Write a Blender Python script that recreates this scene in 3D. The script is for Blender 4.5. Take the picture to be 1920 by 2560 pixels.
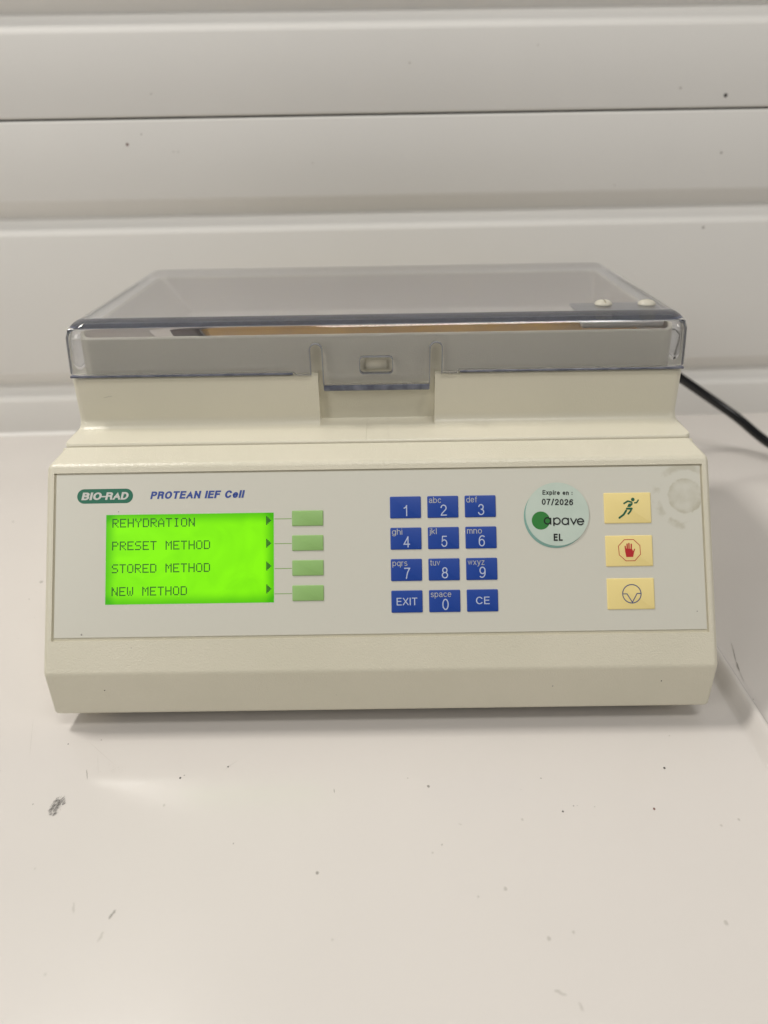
import bpy, bmesh, math, random
from mathutils import Matrix, Vector
random.seed(7)
sc = bpy.context.scene
C = sc.collection
for o in list(bpy.data.objects): bpy.data.objects.remove(o)

# ------------------------------------------------------------------ camera
def cam_axes(p, yw, rl):
    cp, sp, cy, sy = math.cos(p), math.sin(p), math.cos(yw), math.sin(yw)
    f = Vector((-sy*cp, cy*cp, -sp)); r = Vector((cy, sy, 0)); u = r.cross(f)
    c, s = math.cos(rl), math.sin(rl)
    return c*r + s*u, -s*r + c*u, f
CAM = Vector((0.004283, -0.242648, 0.235887))
cr, cu_, cf = cam_axes(0.500129, 0.005361, -0.017448)
cd = bpy.data.cameras.new('camera'); co = bpy.data.objects.new('camera', cd); C.objects.link(co)
co.matrix_world = Matrix(((cr.x, cu_.x, -cf.x, CAM.x), (cr.y, cu_.y, -cf.y, CAM.y), (cr.z, cu_.z, -cf.z, CAM.z), (0, 0, 0, 1)))
cd.sensor_fit = 'HORIZONTAL'; cd.sensor_width = 36.0; cd.lens = 1775*36/1920
cd.clip_start = 0.01; cd.clip_end = 50
cd.dof.use_dof = True; cd.dof.focus_distance = 0.322; cd.dof.aperture_fstop = 9.5
sc.camera = co
sc.render.engine = 'CYCLES'
sc.cycles.use_denoising = True
sc.cycles.max_bounces = 30; sc.cycles.transmission_bounces = 30; sc.cycles.glossy_bounces = 12; sc.cycles.diffuse_bounces = 5
sc.cycles.transparent_max_bounces = 16
sc.cycles.sample_clamp_indirect = 25.0
sc.cycles.blur_glossy = 0.3
sc.view_settings.view_transform = 'Standard'; sc.view_settings.look = 'None'
sc.view_settings.exposure = 0.06; sc.view_settings.gamma = 1

# ------------------------------------------------------------------ light: a lit room, lamps overhead, one added front fill
w = bpy.data.worlds.new('World'); sc.world = w; w.use_nodes = True
bg = w.node_tree.nodes['Background']; bg.inputs[0].default_value = (0.74, 0.76, 0.80, 1); bg.inputs[1].default_value = 0.12
def area(name, loc, target, sx, sy, power, col):
    l = bpy.data.lights.new(name, 'AREA'); l.shape = 'RECTANGLE'; l.size = sx; l.size_y = sy; l.energy = power; l.color = col
    o = bpy.data.objects.new(name, l); C.objects.link(o); o.location = loc
    o.rotation_euler = (Vector(target)-Vector(loc)).to_track_quat('-Z', 'Y').to_euler()
area('main_light', (-0.86, 0.26, 1.50), (0, 0.1, 0.0), 0.30, 0.16, 15.0, (1.0, 0.963, 0.905))
area('ceiling_light', (0.25, -0.62, 1.75), (0, 0.2, 0.1), 0.9, 0.25, 9.0, (1.0, 0.97, 0.925))
area('front_fill_light', (-1.15, -1.10, 0.95), (0, 0.15, 0.05), 0.6, 0.6, 5.5, (1.0, 0.97, 0.925))  # added soft fill standing in for room bounce on the front faces
area('room_light_right', (1.35, -0.75, 1.05), (0, 0.2, 0.05), 0.4, 0.4, 4.0, (1.0, 0.965, 0.915))

# ------------------------------------------------------------------ materials
def mat(name, col, rough=0.5, **k):
    m = bpy.data.materials.new(name); m.use_nodes = True
    b = m.node_tree.nodes['Principled BSDF']
    b.inputs['Base Color'].default_value = (*col, 1); b.inputs['Roughness'].default_value = rough
    for kk, v in k.items(): b.inputs[kk.replace('_', ' ')].default_value = v
    return m
def nd(m, t, **k):
    n = m.node_tree.nodes.new(t)
    for a, v in k.items(): setattr(n, a, v)
    return n
def lk(m, a, b): m.node_tree.links.new(a, b)
def bump(m, scale, strength, dist, detail=2.0, chain=None):
    tc = nd(m, 'ShaderNodeTexCoord'); n = nd(m, 'ShaderNodeTexNoise'); n.inputs['Scale'].default_value = scale; n.inputs['Detail'].default_value = detail
    b = nd(m, 'ShaderNodeBump'); b.inputs['Strength'].default_value = strength; b.inputs['Distance'].default_value = dist
    lk(m, tc.outputs['Object'], n.inputs['Vector']); lk(m, n.outputs['Fac'], b.inputs['Height'])
    if chain: lk(m, chain.outputs['Normal'], b.inputs['Normal'])
    lk(m, b.outputs['Normal'], m.node_tree.nodes['Principled BSDF'].inputs['Normal'])
    return b
def mottle(m, c1, c2, scale, lo=0.35, hi=0.65, detail=4):
    tc = nd(m, 'ShaderNodeTexCoord'); n = nd(m, 'ShaderNodeTexNoise'); n.inputs['Scale'].default_value = scale; n.inputs['Detail'].default_value = detail
    r = nd(m, 'ShaderNodeValToRGB'); r.color_ramp.elements[0].position = lo; r.color_ramp.elements[1].position = hi
    r.color_ramp.elements[0].color = (*c1, 1); r.color_ramp.elements[1].color = (*c2, 1)
    lk(m, tc.outputs['Object'], n.inputs['Vector']); lk(m, n.outputs['Fac'], r.inputs['Fac'])
    lk(m, r.outputs['Color'], m.node_tree.nodes['Principled BSDF'].inputs['Base Color'])
    return r
def rough_noise(m, a, b, scale):
    tc = nd(m, 'ShaderNodeTexCoord'); n = nd(m, 'ShaderNodeTexNoise'); n.inputs['Scale'].default_value = scale; n.inputs['Detail'].default_value = 5
    r = nd(m, 'ShaderNodeMapRange'); r.inputs['To Min'].default_value = a; r.inputs['To Max'].default_value = b
    r.inputs['From Min'].default_value = 0.3; r.inputs['From Max'].default_value = 0.7
    lk(m, tc.outputs['Object'], n.inputs['Vector']); lk(m, n.outputs['Fac'], r.inputs['Value'])
    lk(m, r.outputs['Result'], m.node_tree.nodes['Principled BSDF'].inputs['Roughness'])

M = {}
M['housing'] = mat('beige_textured_plastic', (0.56, 0.52, 0.395), 0.30)
mottle(M['housing'], (0.68, 0.645, 0.515), (0.71, 0.67, 0.54), 22)
bump(M['housing'], 1500, 0.6, 0.00028, 1.5)
M['body'] = mat('beige_plastic', (0.58, 0.54, 0.42), 0.30)
mottle(M['body'], (0.70, 0.665, 0.54), (0.73, 0.69, 0.56), 15)
bump(M['body'], 1400, 0.5, 0.00024, 1.5)
M['cavity'] = mat('taupe_cavity_plastic', (0.54, 0.49, 0.42), 0.45)
M['base'] = mat('dark_grey_base', (0.05, 0.05, 0.05), 0.6)
M['rubber'] = mat('black_rubber', (0.015, 0.015, 0.015), 0.7)
M['white_paint'] = mat('white_wall_paint', (0.76, 0.75, 0.72), 0.58, Specular_IOR_Level=0.35)
mottle(M['white_paint'], (0.79, 0.775, 0.74), (0.82, 0.803, 0.765), 3.5)
b1 = bump(M['white_paint'], 900, 0.12, 0.0002, 2); bump(M['white_paint'], 14, 0.25, 0.0012, 2, b1)
M['floor'] = mat('white_bench_paint', (0.72, 0.705, 0.685), 0.16)
mottle(M['floor'], (0.645, 0.61, 0.575), (0.675, 0.638, 0.60), 4)
rough_noise(M['floor'], 0.11, 0.19, 9)
b1 = bump(M['floor'], 700, 0.04, 0.0001, 3); bump(M['floor'], 9, 0.22, 0.0011, 1, b1)
M['gap'] = mat('dark_gap', (0.02, 0.02, 0.02), 0.9)
M['nylon'] = mat('cream_nylon', (0.58, 0.55, 0.46), 0.32, Subsurface_Weight=0.1, Subsurface_Radius=(0.002, 0.0015, 0.001))
M['pad'] = mat('grey_pad', (0.07, 0.075, 0.095), 0.4)
M['cable'] = mat('black_cable', (0.008, 0.008, 0.009), 0.22)
M['brown'] = mat('amber_plate', (0.27, 0.15, 0.035), 0.35)
mottle(M['brown'], (0.27, 0.135, 0.012), (0.36, 0.20, 0.025), 30)
M['dark_brown'] = mat('dark_brown', (0.07, 0.045, 0.03), 0.5)
M['block'] = mat('frosted_white_plastic', (0.60, 0.58, 0.53), 0.55); bump(M['block'], 1200, 0.5, 0.0002)

# clear lid
m = M['lid'] = bpy.data.materials.new('clear_acrylic'); m.use_nodes = True
b = m.node_tree.nodes['Principled BSDF']
b.inputs['Base Color'].default_value = (0.975, 0.98, 1, 1); b.inputs['Transmission Weight'].default_value = 0.972; b.inputs['IOR'].default_value = 1.49; b.inputs['Roughness'].default_value = 0.02
va = nd(m, 'ShaderNodeVolumeAbsorption'); va.inputs['Color'].default_value = (0.40, 0.48, 0.72, 1); va.inputs['Density'].default_value = 18.0
lk(m, va.outputs[0], m.node_tree.nodes['Material Output'].inputs['Volume'])

# membrane with the residue of an old round sticker near its right end (object coordinates: metres on the panel)
m = M['membrane'] = mat('printed_membrane', (0.67, 0.655, 0.57), 0.36)
bump(m, 1800, 0.12, 0.00012, 2)
tc = nd(m, 'ShaderNodeTexCoord')
def dist_to(m, tc, x, y):
    v = nd(m, 'ShaderNodeVectorMath', operation='DISTANCE'); v.inputs[1].default_value = (x, y, 0)
    s = nd(m, 'ShaderNodeVectorMath', operation='MULTIPLY'); s.inputs[1].default_value = (1, 1, 0)
    n = nd(m, 'ShaderNodeTexNoise'); n.inputs['Scale'].default_value = 500
    mm = nd(m, 'ShaderNodeVectorMath', operation='SCALE'); mm.inputs['Scale'].default_value = 0.0016
    ad = nd(m, 'ShaderNodeVectorMath', operation='ADD')
    lk(m, tc.outputs['Object'], n.inputs['Vector']); lk(m, n.outputs['Color'], mm.inputs[0]); lk(m, tc.outputs['Object'], ad.inputs[0]); lk(m, mm.outputs[0], ad.inputs[1])
    lk(m, ad.outputs[0], s.inputs[0]); lk(m, s.outputs[0], v.inputs[0]); return v.outputs['Value']
def ramp(m, val, stops):
    r = nd(m, 'ShaderNodeValToRGB'); e = r.color_ramp.elements
    e[0].position, e[0].color = stops[0][0], (stops[0][1],)*3+(1,)
    e[1].position, e[1].color = stops[-1][0], (stops[-1][1],)*3+(1,)
    for p, c in stops[1:-1]:
        x = e.new(p); x.color = (c, c, c, 1)
    s = nd(m, 'ShaderNodeMath', operation='MULTIPLY'); s.inputs[1].default_value = 50.0   # 20 mm -> 1
    lk(m, val, s.inputs[0]); lk(m, s.outputs[0], r.inputs['Fac']); return r.outputs['Color']
d1 = dist_to(m, tc, 0.1398, 0.0768)
disc = ramp(m, d1, [(0.0, 0.35), (0.28, 0.42), (0.375, 0.95), (0.41, 0.0), (1.0, 0.0)])
ring = ramp(m, d1, [(0.0, 0.0), (0.56, 0.0), (0.62, 0.55), (0.70, 0.5), (0.77, 0.0), (1.0, 0.0)])
nz = nd(m, 'ShaderNodeTexNoise'); nz.inputs['Scale'].default_value = 130; nz.inputs['Detail'].default_value = 5
lk(m, tc.outputs['Object'], nz.inputs['Vector'])
nr = nd(m, 'ShaderNodeValToRGB'); nr.color_ramp.elements[0].position = 0.46; nr.color_ramp.elements[1].position = 0.58
lk(m, nz.outputs['Fac'], nr.inputs['Fac'])
q = nd(m, 'ShaderNodeMath', operation='MULTIPLY'); lk(m, ring, q.inputs[0]); lk(m, nr.outputs['Color'], q.inputs[1])
dn = nd(m, 'ShaderNodeMapRange'); dn.inputs['From Min'].default_value = 0.38; dn.inputs['From Max'].default_value = 0.62; dn.inputs['To Min'].default_value = 0.15; lk(m, nz.outputs['Fac'], dn.inputs['Value'])
dm = nd(m, 'ShaderNodeMath', operation='MULTIPLY'); lk(m, disc, dm.inputs[0]); lk(m, dn.outputs['Result'], dm.inputs[1]); disc = dm.outputs[0]
mx = nd(m, 'ShaderNodeMath', operation='ADD'); mx.use_clamp = True; lk(m, disc, mx.inputs[0]); lk(m, q.outputs[0], mx.inputs[1])
mixc = nd(m, 'ShaderNodeMix', data_type='RGBA'); mixc.inputs['A'].default_value = (0.67, 0.655, 0.57, 1); mixc.inputs['B'].default_value = (0.47, 0.44, 0.33, 1)
lk(m, mx.outputs[0], mixc.inputs['Factor']); lk(m, mixc.outputs['Result'], m.node_tree.nodes['Principled BSDF'].inputs['Base Color'])

# backlit display: the light panel is uneven, dimmer towards its edges (object coordinates: metres, origin at its centre)
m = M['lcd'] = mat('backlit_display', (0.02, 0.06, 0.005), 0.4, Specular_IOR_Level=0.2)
tc = nd(m, 'ShaderNodeTexCoord'); sx = nd(m, 'ShaderNodeSeparateXYZ'); lk(m, tc.outputs['Object'], sx.inputs[0])
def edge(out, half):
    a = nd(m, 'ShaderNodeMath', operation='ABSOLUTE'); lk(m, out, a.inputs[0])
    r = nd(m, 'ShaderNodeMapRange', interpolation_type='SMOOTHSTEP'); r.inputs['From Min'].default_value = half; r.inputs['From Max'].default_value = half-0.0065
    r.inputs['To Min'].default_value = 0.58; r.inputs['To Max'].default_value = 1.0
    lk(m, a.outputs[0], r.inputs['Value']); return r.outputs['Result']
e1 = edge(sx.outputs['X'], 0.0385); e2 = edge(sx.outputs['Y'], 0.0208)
em = nd(m, 'ShaderNodeMath', operation='MULTIPLY'); lk(m, e1, em.inputs[0]); lk(m, e2, em.inputs[1])
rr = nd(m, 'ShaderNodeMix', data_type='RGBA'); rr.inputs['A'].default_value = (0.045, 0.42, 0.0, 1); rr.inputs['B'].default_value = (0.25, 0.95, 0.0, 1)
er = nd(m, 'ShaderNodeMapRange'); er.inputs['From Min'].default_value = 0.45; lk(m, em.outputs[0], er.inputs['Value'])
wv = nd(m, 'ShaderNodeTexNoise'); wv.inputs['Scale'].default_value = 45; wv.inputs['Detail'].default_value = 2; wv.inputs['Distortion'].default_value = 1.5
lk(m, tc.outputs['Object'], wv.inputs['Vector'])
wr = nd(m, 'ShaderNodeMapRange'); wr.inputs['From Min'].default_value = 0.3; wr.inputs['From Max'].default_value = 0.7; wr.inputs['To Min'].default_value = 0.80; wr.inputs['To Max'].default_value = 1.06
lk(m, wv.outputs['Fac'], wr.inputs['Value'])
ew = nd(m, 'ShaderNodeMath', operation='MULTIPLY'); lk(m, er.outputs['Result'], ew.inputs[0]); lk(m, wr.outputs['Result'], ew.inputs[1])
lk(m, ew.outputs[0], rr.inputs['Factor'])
lk(m, rr.outputs['Result'], m.node_tree.nodes['Principled BSDF'].inputs['Emission Color'])
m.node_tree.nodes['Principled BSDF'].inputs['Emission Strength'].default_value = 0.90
M['pixel'] = mat('dark_pixels', (0.005, 0.055, 0.01), 0.5)

M['key_blue'] = mat('blue_key', (0.010, 0.055, 0.32), 0.42); bump(M['key_blue'], 1800, 0.1, 0.0001)
M['key_white'] = mat('key_print', (0.50, 0.56, 0.72), 0.5)
M['key_letter'] = mat('key_small_print', (0.50, 0.50, 0.46), 0.5)
M['key_green'] = mat('green_key', (0.29, 0.50, 0.165), 0.38)
M['green_line'] = mat('green_print', (0.22, 0.40, 0.09), 0.5)
M['key_yellow'] = mat('yellow_key', (0.88, 0.72, 0.30), 0.42)
M['dk_green'] = mat('dark_green_print', (0.01, 0.115, 0.055), 0.5)
M['logo_green'] = mat('logo_green_print', (0.012, 0.15, 0.085), 0.45)
M['logo_white'] = mat('white_print', (0.62, 0.62, 0.58), 0.45)
M['logo_blue'] = mat('blue_print', (0.035, 0.075, 0.32), 0.45)
M['red'] = mat('red_print', (0.50, 0.018, 0.02), 0.5)
M['navy'] = mat('navy_print', (0.045, 0.075, 0.22), 0.5)
M['sticker'] = mat('pale_green_paper', (0.49, 0.60, 0.48), 0.38); mottle(M['sticker'], (0.54, 0.64, 0.555), (0.585, 0.675, 0.59), 90)
M['teal'] = mat('teal_paper', (0.24, 0.43, 0.37), 0.4)
M['mid_green'] = mat('sticker_green', (0.035, 0.22, 0.045), 0.4)
M['black'] = mat('black_print', (0.01, 0.012, 0.012), 0.45)
M['speck0'] = mat('faint_mark', (0.53, 0.50, 0.46), 0.3)
M['speck1'] = mat('grey_mark', (0.33, 0.31, 0.28), 0.4)
M['edge'] = mat('painted_slate_edge_shade', (0.12, 0.13, 0.17), 0.3); mottle(M['edge'], (0.09, 0.10, 0.14), (0.22, 0.23, 0.28), 160, .4, .7)  # opaque slate: darkness seen in clear acrylic edges, put into the colour
M['edge_shade_pale'] = mat('painted_grey_edge_shade', (0.26, 0.265, 0.28), 0.2)  # paler grey of the same painted-in edge darkness
M['rub'] = mat('rub_mark', (0.10, 0.095, 0.09), 0.5)
M['speck2'] = mat('dark_mark', (0.06, 0.055, 0.05), 0.5)
M['speck3'] = mat('rust_mark', (0.16, 0.06, 0.045), 0.6)

# ------------------------------------------------------------------ object helpers
WORLD = {}
def empty(name, loc, **props):
    o = bpy.data.objects.new(name, None); C.objects.link(o); o.location = loc; o.empty_display_size = 0.02
    for k, v in props.items(): o[k] = v
    WORLD[o.name] = Matrix.Translation(loc); return o
def link(name, me, material, parent=None, mw=None, **props):
    o = bpy.data.objects.new(name, me); C.objects.link(o)
    mw = mw or Matrix.Identity(4)
    if parent is not None:
        o.parent = parent; o.matrix_parent_inverse = WORLD[parent.name].inverted()
    o.matrix_basis = mw; WORLD[o.name] = mw.copy()
    if material is not None and not me.materials: me.materials.append(material)
    for k, v in props.items(): o[k] = v
    return o
def to_mesh(bm, name, smooth=30):
    me = bpy.data.meshes.new(name); bm.normal_update()
    if smooth:
        a = math.radians(smooth)
        for f in bm.faces: f.smooth = True
        for e in bm.edges:
            if len(e.link_faces) == 2 and e.calc_face_angle(0) > a: e.smooth = False
            elif len(e.link_faces) != 2: e.smooth = False
    bm.to_mesh(me); bm.free(); return me
def fix(bm): bmesh.ops.recalc_face_normals(bm, faces=bm.faces)
def box_bm(x0, x1, y0, y1, z0, z1, bevel=0, seg=2, bm=None):
    b = bmesh.new() if bm is None else bm
    r = bmesh.ops.create_cube(b, size=1); vs = r['verts']
    for v in vs: v.co = Vector(((x0+x1)/2+v.co.x*(x1-x0), (y0+y1)/2+v.co.y*(y1-y0), (z0+z1)/2+v.co.z*(z1-z0)))
    if bevel:
        es = {e for v in vs for e in v.link_edges}
        bmesh.ops.bevel(b, geom=list(es), offset=bevel, segments=seg, profile=0.5, affect='EDGES')
    return b
def boolean(me, cutters, smooth=30, op='DIFFERENCE'):
    o = bpy.data.objects.new('tmp', me); C.objects.link(o); tmp = [o]
    for c in cutters:
        k = bpy.data.objects.new('tmp', c); C.objects.link(k); tmp.append(k)
        md = o.modifiers.new('b', 'BOOLEAN'); md.operation = op; md.solver = 'EXACT'; md.object = k
    dg = bpy.context.evaluated_depsgraph_get(); dg.update()
    r = bpy.data.meshes.new_from_object(o.evaluated_get(dg))
    for t in tmp: bpy.data.objects.remove(t)
    bm = bmesh.new(); bm.from_mesh(r)
    bmesh.ops.remove_doubles(bm, verts=bm.verts, dist=1e-6)
    bpy.data.meshes.remove(r)
    return to_mesh(bm, me.name, smooth)
def fillet(pts, radii, n=6):
    out = []; N = len(pts)
    for i, (p, r) in enumerate(zip(pts, radii)):
        p = Vector(p); a = (Vector(pts[i-1])-p).normalized(); b = (Vector(pts[(i+1) % N])-p).normalized()
        if r <= 0: out.append(tuple(p)); continue
        th = a.angle(b); d = r/math.tan(th/2); c = p+(a+b).normalized()*(r/math.sin(th/2))
        s, e = p+a*d-c, p+b*d-c
        for k in range(n+1):
            t = k/n; ang = s.angle(e)
            v = (s*math.sin((1-t)*ang)+e*math.sin(t*ang))/math.sin(ang); out.append(tuple(c+v))
    return out
def prism(poly, axis, a, b, bm=None):
    """extrude a 2-D polygon; axis 'x': poly=(y,z), axis 'y': poly=(x,z), axis 'z': poly=(x,y)"""
    bm = bm or bmesh.new()
    P = {'x': lambda p, t: (t, p[0], p[1]), 'y': lambda p, t: (p[0], t, p[1]), 'z': lambda p, t: (p[0], p[1], t)}[axis]
    r0 = [bm.verts.new(P(p, a)) for p in poly]; r1 = [bm.verts.new(P(p, b)) for p in poly]
    fs = [bm.faces.new(r0), bm.faces.new(r1[::-1])]; n = len(poly)
    for i in range(n): fs.append(bm.faces.new((r0[i], r1[i], r1[(i+1) % n], r0[(i+1) % n])))
    return bm
def rr(x0, x1, y0, y1, r, n=6):
    r = max(r, 1e-4); out = []
    for cx, cy, a0 in ((x1-r, y1-r, 0), (x0+r, y1-r, 90), (x0+r, y0+r, 180), (x1-r, y0+r, 270)):
        for k in range(n+1):
            a = math.radians(a0+90*k/n); out.append((cx+r*math.cos(a), cy+r*math.sin(a)))
    return out
def loft(layers, bm=None, cap0=True, cap1=True, n=6):
    bm = bm or bmesh.new(); rings = []
    for (z, x0, x1, y0, y1, r) in layers: rings.append([bm.verts.new((p[0], p[1], z)) for p in rr(x0, x1, y0, y1, r, n)])
    for a, b in zip(rings, rings[1:]):
        for i in range(len(a)): j = (i+1) % len(a); bm.faces.new((a[i], a[j], b[j], b[i]))
    if cap0: bm.faces.new(rings[0][::-1])
    if cap1: bm.faces.new(rings[-1])
    return bm
# flat prints: each polygon layer is lifted a hair above the one before
class Flat:
    def __init__(s, t=0.00002): s.bm = bmesh.new(); s.z = 0.0; s.t = t
    def poly(s, pts):
        s.z += 0.000002
        vs = [s.bm.verts.new((p[0], p[1], s.z)) for p in pts]
        ar = sum(pts[i][0]*pts[(i+1) % len(pts)][1]-pts[(i+1) % len(pts)][0]*pts[i][1] for i in range(len(pts)))
        if ar < 0: vs = vs[::-1]
        return s.bm.faces.new(vs)
    def disc(s, x, y, r, n=40, ry=None): s.poly([(x+r*math.cos(2*math.pi*k/n), y+(ry or r)*math.sin(2*math.pi*k/n)) for k in range(n)])
    def stroke(s, pts, w, cap='sq', closed=False, clamp=None, xf=None):
        P = [Vector(p) for p in pts]; n = len(P)
        if n < 2: return
        L = []; R_ = []
        for i in range(n):
            if closed: a, b = (P[i]-P[i-1]).normalized(), (P[(i+1) % n]-P[i]).normalized()
            else:
                a = (P[i]-P[i-1]).normalized() if i else (P[1]-P[0]).normalized()
                b = (P[i+1]-P[i]).normalized() if i < n-1 else a
            t = (a+b); t = t.normalized() if t.length > 1e-6 else a
            k = 1/max(0.35, t.dot(a)); nrm = Vector((-t.y, t.x))*w/2*k; p = P[i].copy()
            if not closed and cap == 'sq':
                if i == 0: p = p-a*w/2
                if i == n-1: p = p+a*w/2
            L.append(p+nrm); R_.append(p-nrm)
        def fx(v):
            v = v.copy()
            if clamp: v.y = min(max(v.y, clamp[0]), clamp[1])
            return xf(v) if xf else (v.x, v.y)
        s.z += 0.000002
        lv = [s.bm.verts.new((*fx(v), s.z)) for v in L]; rv = [s.bm.verts.new((*fx(v), s.z)) for v in R_]
        for i in range(n if closed else n-1):
            j = (i+1) % n
            try: s.bm.faces.new((lv[i], rv[i], rv[j], lv[j]))
            except ValueError: pass
        if cap == 'round' and not closed:
            for p in (P[0], P[-1]): s.disc(p.x, p.y, w/2, 14)
    def mesh(s, name):
        for f in s.bm.faces:
            f.normal_update()
            if f.normal.z < 0: f.normal_flip()
        return to_mesh(s.bm, name, 0)

# ------------------------------------------------------------------ stroke alphabet (cap height 1, x-height .73)
def arc(cx, cy, rx, ry, a0, a1, n=14): return [(cx+rx*math.cos(math.radians(a0+(a1-a0)*k/n)), cy+ry*math.sin(math.radians(a0+(a1-a0)*k/n))) for k in range(n+1)]
X = 0.70
def bowl(cx): return arc(cx, X/2, .24, X/2, 0, 360, 22)
G = {
 '0': (.52, [arc(.26, .5, .26, .5, 0, 360, 26)]), '1': (.26, [[(.0, .76), (.10, .80), (.20, .90), (.24, 1)], [(.24, 1), (.24, 0)]]),
 '2': (.52, [arc(.26, .72, .25, .28, 170, -40, 14)+[(.10, .18), (.02, 0)], [(.02, 0), (.52, 0)]]),
 '3': (.52, [arc(.26, .755, .22, .245, 165, -80, 14), arc(.26, .27, .26, .27, 85, -165, 14)]),
 '4': (.54, [[(.40, 0), (.40, 1)], [(.40, 1), (.0, .27), (.54, .27)]]), '5': (.52, [[(.47, 1), (.10, 1), (.05, .50)]+arc(.26, .325, .25, .325, 130, -160, 16)]),
 '6': (.52, [arc(.26, .32, .25, .32, 0, 360, 22), arc(.32, .55, .31, .45, 55, 180, 12)+[(.01, .32)]]), '7': (.50, [[(.0, 1), (.50, 1)], [(.50, 1), (.28, .58), (.16, 0)]]),
 '8': (.52, [arc(.26, .755, .21, .245, 0, 360, 20), arc(.26, .265, .26, .265, 0, 360, 22)]),
 '9': (.52, [arc(.26, .68, .25, .32, 0, 360, 22), arc(.20, .45, .31, .45, -125, 0, 12)+[(.51, .68)]]),
 'A': (.66, [[(.0, 0), (.33, 1), (.66, 0)], [(.13, .34), (.53, .34)]]),
 'B': (.56, [[(.0, 0), (.0, 1)], [(.0, 1), (.30, 1)]+arc(.30, .765, .23, .235, 90, -90, 10)+[(.0, .53)], [(.0, .53), (.32, .53)]+arc(.32, .265, .24, .265, 90, -90, 10)+[(.0, 0)]]),
 'C': (.66, [arc(.34, .5, .34, .5, 38, 322, 24)]), 'D': (.62, [[(.0, 0), (.0, 1)], [(.0, 1), (.24, 1)]+arc(.24, .5, .38, .5, 90, -90, 16)+[(.0, 0)]]),
 'E': (.50, [[(.0, 0), (.0, 1)], [(.0, 1), (.50, 1)], [(.0, .53), (.46, .53)], [(.0, 0), (.51, 0)]]), 'F': (.48, [[(.0, 0), (.0, 1)], [(.0, 1), (.48, 1)], [(.0, .53), (.42, .53)]]),
 'I': (.0, [[(0, 0), (0, 1)]]), 'L': (.46, [[(0, 1), (0, 0)], [(0, 0), (.46, 0)]]), 'N': (.58, [[(0, 0), (0, 1)], [(0, 1), (.58, 0)], [(.58, 0), (.58, 1)]]),
 'O': (.70, [arc(.35, .5, .35, .5, 0, 360, 28)]), 'P': (.54, [[(0, 0), (0, 1)], [(0, 1), (.30, 1)]+arc(.30, .74, .24, .26, 90, -90, 10)+[(0, .48)]]),
 'R': (.58, [[(0, 0), (0, 1)], [(0, 1), (.32, 1)]+arc(.32, .765, .24, .235, 90, -90, 10)+[(0, .53)], [(.34, .53), (.52, .40), (.54, .12), (.58, 0)]]),
 'T': (.58, [[(0, 1), (.58, 1)], [(.29, 1), (.29, 0)]]), 'X': (.62, [[(0, 0), (.60, 1)], [(.02, 1), (.62, 0)]]),
 'a': (.46, [arc(.22, .52, .20, .18, 155, 0, 10)+[(.42, .08), (.47, .0)], arc(.20, .19, .20, .19, 60, 320, 14), [(.28, .39), (.42, .43)]]),
 'b': (.48, [[(0, 0), (0, 1)], bowl(.24)]), 'c': (.44, [arc(.24, X/2, .24, X/2, 45, 315, 18)]), 'd': (.48, [[(.48, 0), (.48, 1)], bowl(.24)]),
 'e': (.48, [[(.02, .37), (.47, .37)]+arc(.24, X/2, .24, X/2, 5, 318, 20)]), 'f': (.24, [[(.11, 0), (.11, .82)]+arc(.23, .82, .12, .17, 180, 95, 6), [(0, X), (.25, X)]]),
 'g': (.48, [[(.48, X), (.48, -.02)]+arc(.24, -.05, .24, .21, 5, -160, 10), bowl(.24)]), 'h': (.44, [[(0, 0), (0, 1)], arc(.22, .46, .22, .24, 180, 0, 12)+[(.44, 0)]]),
 'i': (.0, [[(0, 0), (0, X)], [(0, .97), (0, .98)]]), 'j': (.06, [[(.06, X), (.06, -.15)]+arc(-.04, -.15, .10, .10, 0, -80, 5), [(.06, .97), (.06, .98)]]),
 'k': (.42, [[(0, 0), (0, 1)], [(.38, X), (.02, .28)], [(.14, .42), (.42, 0)]]), 'l': (.0, [[(0, 0), (0, 1)]]),
 'm': (.70, [[(0, 0), (0, X)], arc(.175, .48, .175, .22, 180, 0, 10)+[(.35, 0)], arc(.525, .48, .175, .22, 180, 0, 10)+[(.70, 0)]]),
 'n': (.42, [[(0, 0), (0, X)], arc(.21, .46, .21, .24, 180, 0, 12)+[(.42, 0)]]), 'o': (.48, [bowl(.24)]), 'p': (.48, [[(0, -.27), (0, X)], bowl(.24)]),
 'q': (.48, [[(.48, -.27), (.48, X)], bowl(.24)]), 'r': (.22, [[(0, 0), (0, X)], arc(.20, .48, .20, .22, 180, 85, 7)]),
 's': (.40, [arc(.20, .53, .18, .17, 35, 250, 12)+arc(.20, .175, .20, .175, 80, -150, 12)]), 't': (.24, [[(.11, .92), (.11, .14)]+arc(.21, .14, .10, .14, 180, 270, 5)+[(.25, 0)], [(0, X), (.25, X)]]),
 'u': (.42, [[(0, X)]+arc(.21, .24, .21, .24, 180, 360, 12)+[(.42, X)], [(.42, 0), (.42, X)]]), 'v': (.44, [[(0, X), (.22, 0), (.44, X)]]),
 'w': (.66, [[(0, X), (.17, 0), (.33, X), (.49, 0), (.66, X)]]), 'x': (.42, [[(0, 0), (.41, X)], [(.01, X), (.42, 0)]]), 'y': (.44, [[(0, X), (.23, 0)], [(.45, X), (.20, -.12), (.12, -.25), (.0, -.26)]]),
 'z': (.40, [[(0, X), (.39, X)], [(.39, X), (0, 0)], [(0, 0), (.41, 0)]]), '/': (.32, [[(0, -.08), (.32, 1.05)]]), ':': (.0, [[(0, .08), (0, .09)], [(0, .6), (0, .61)]]), '-': (.22, [[(0, .45), (.22, .45)]]),
}
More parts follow.
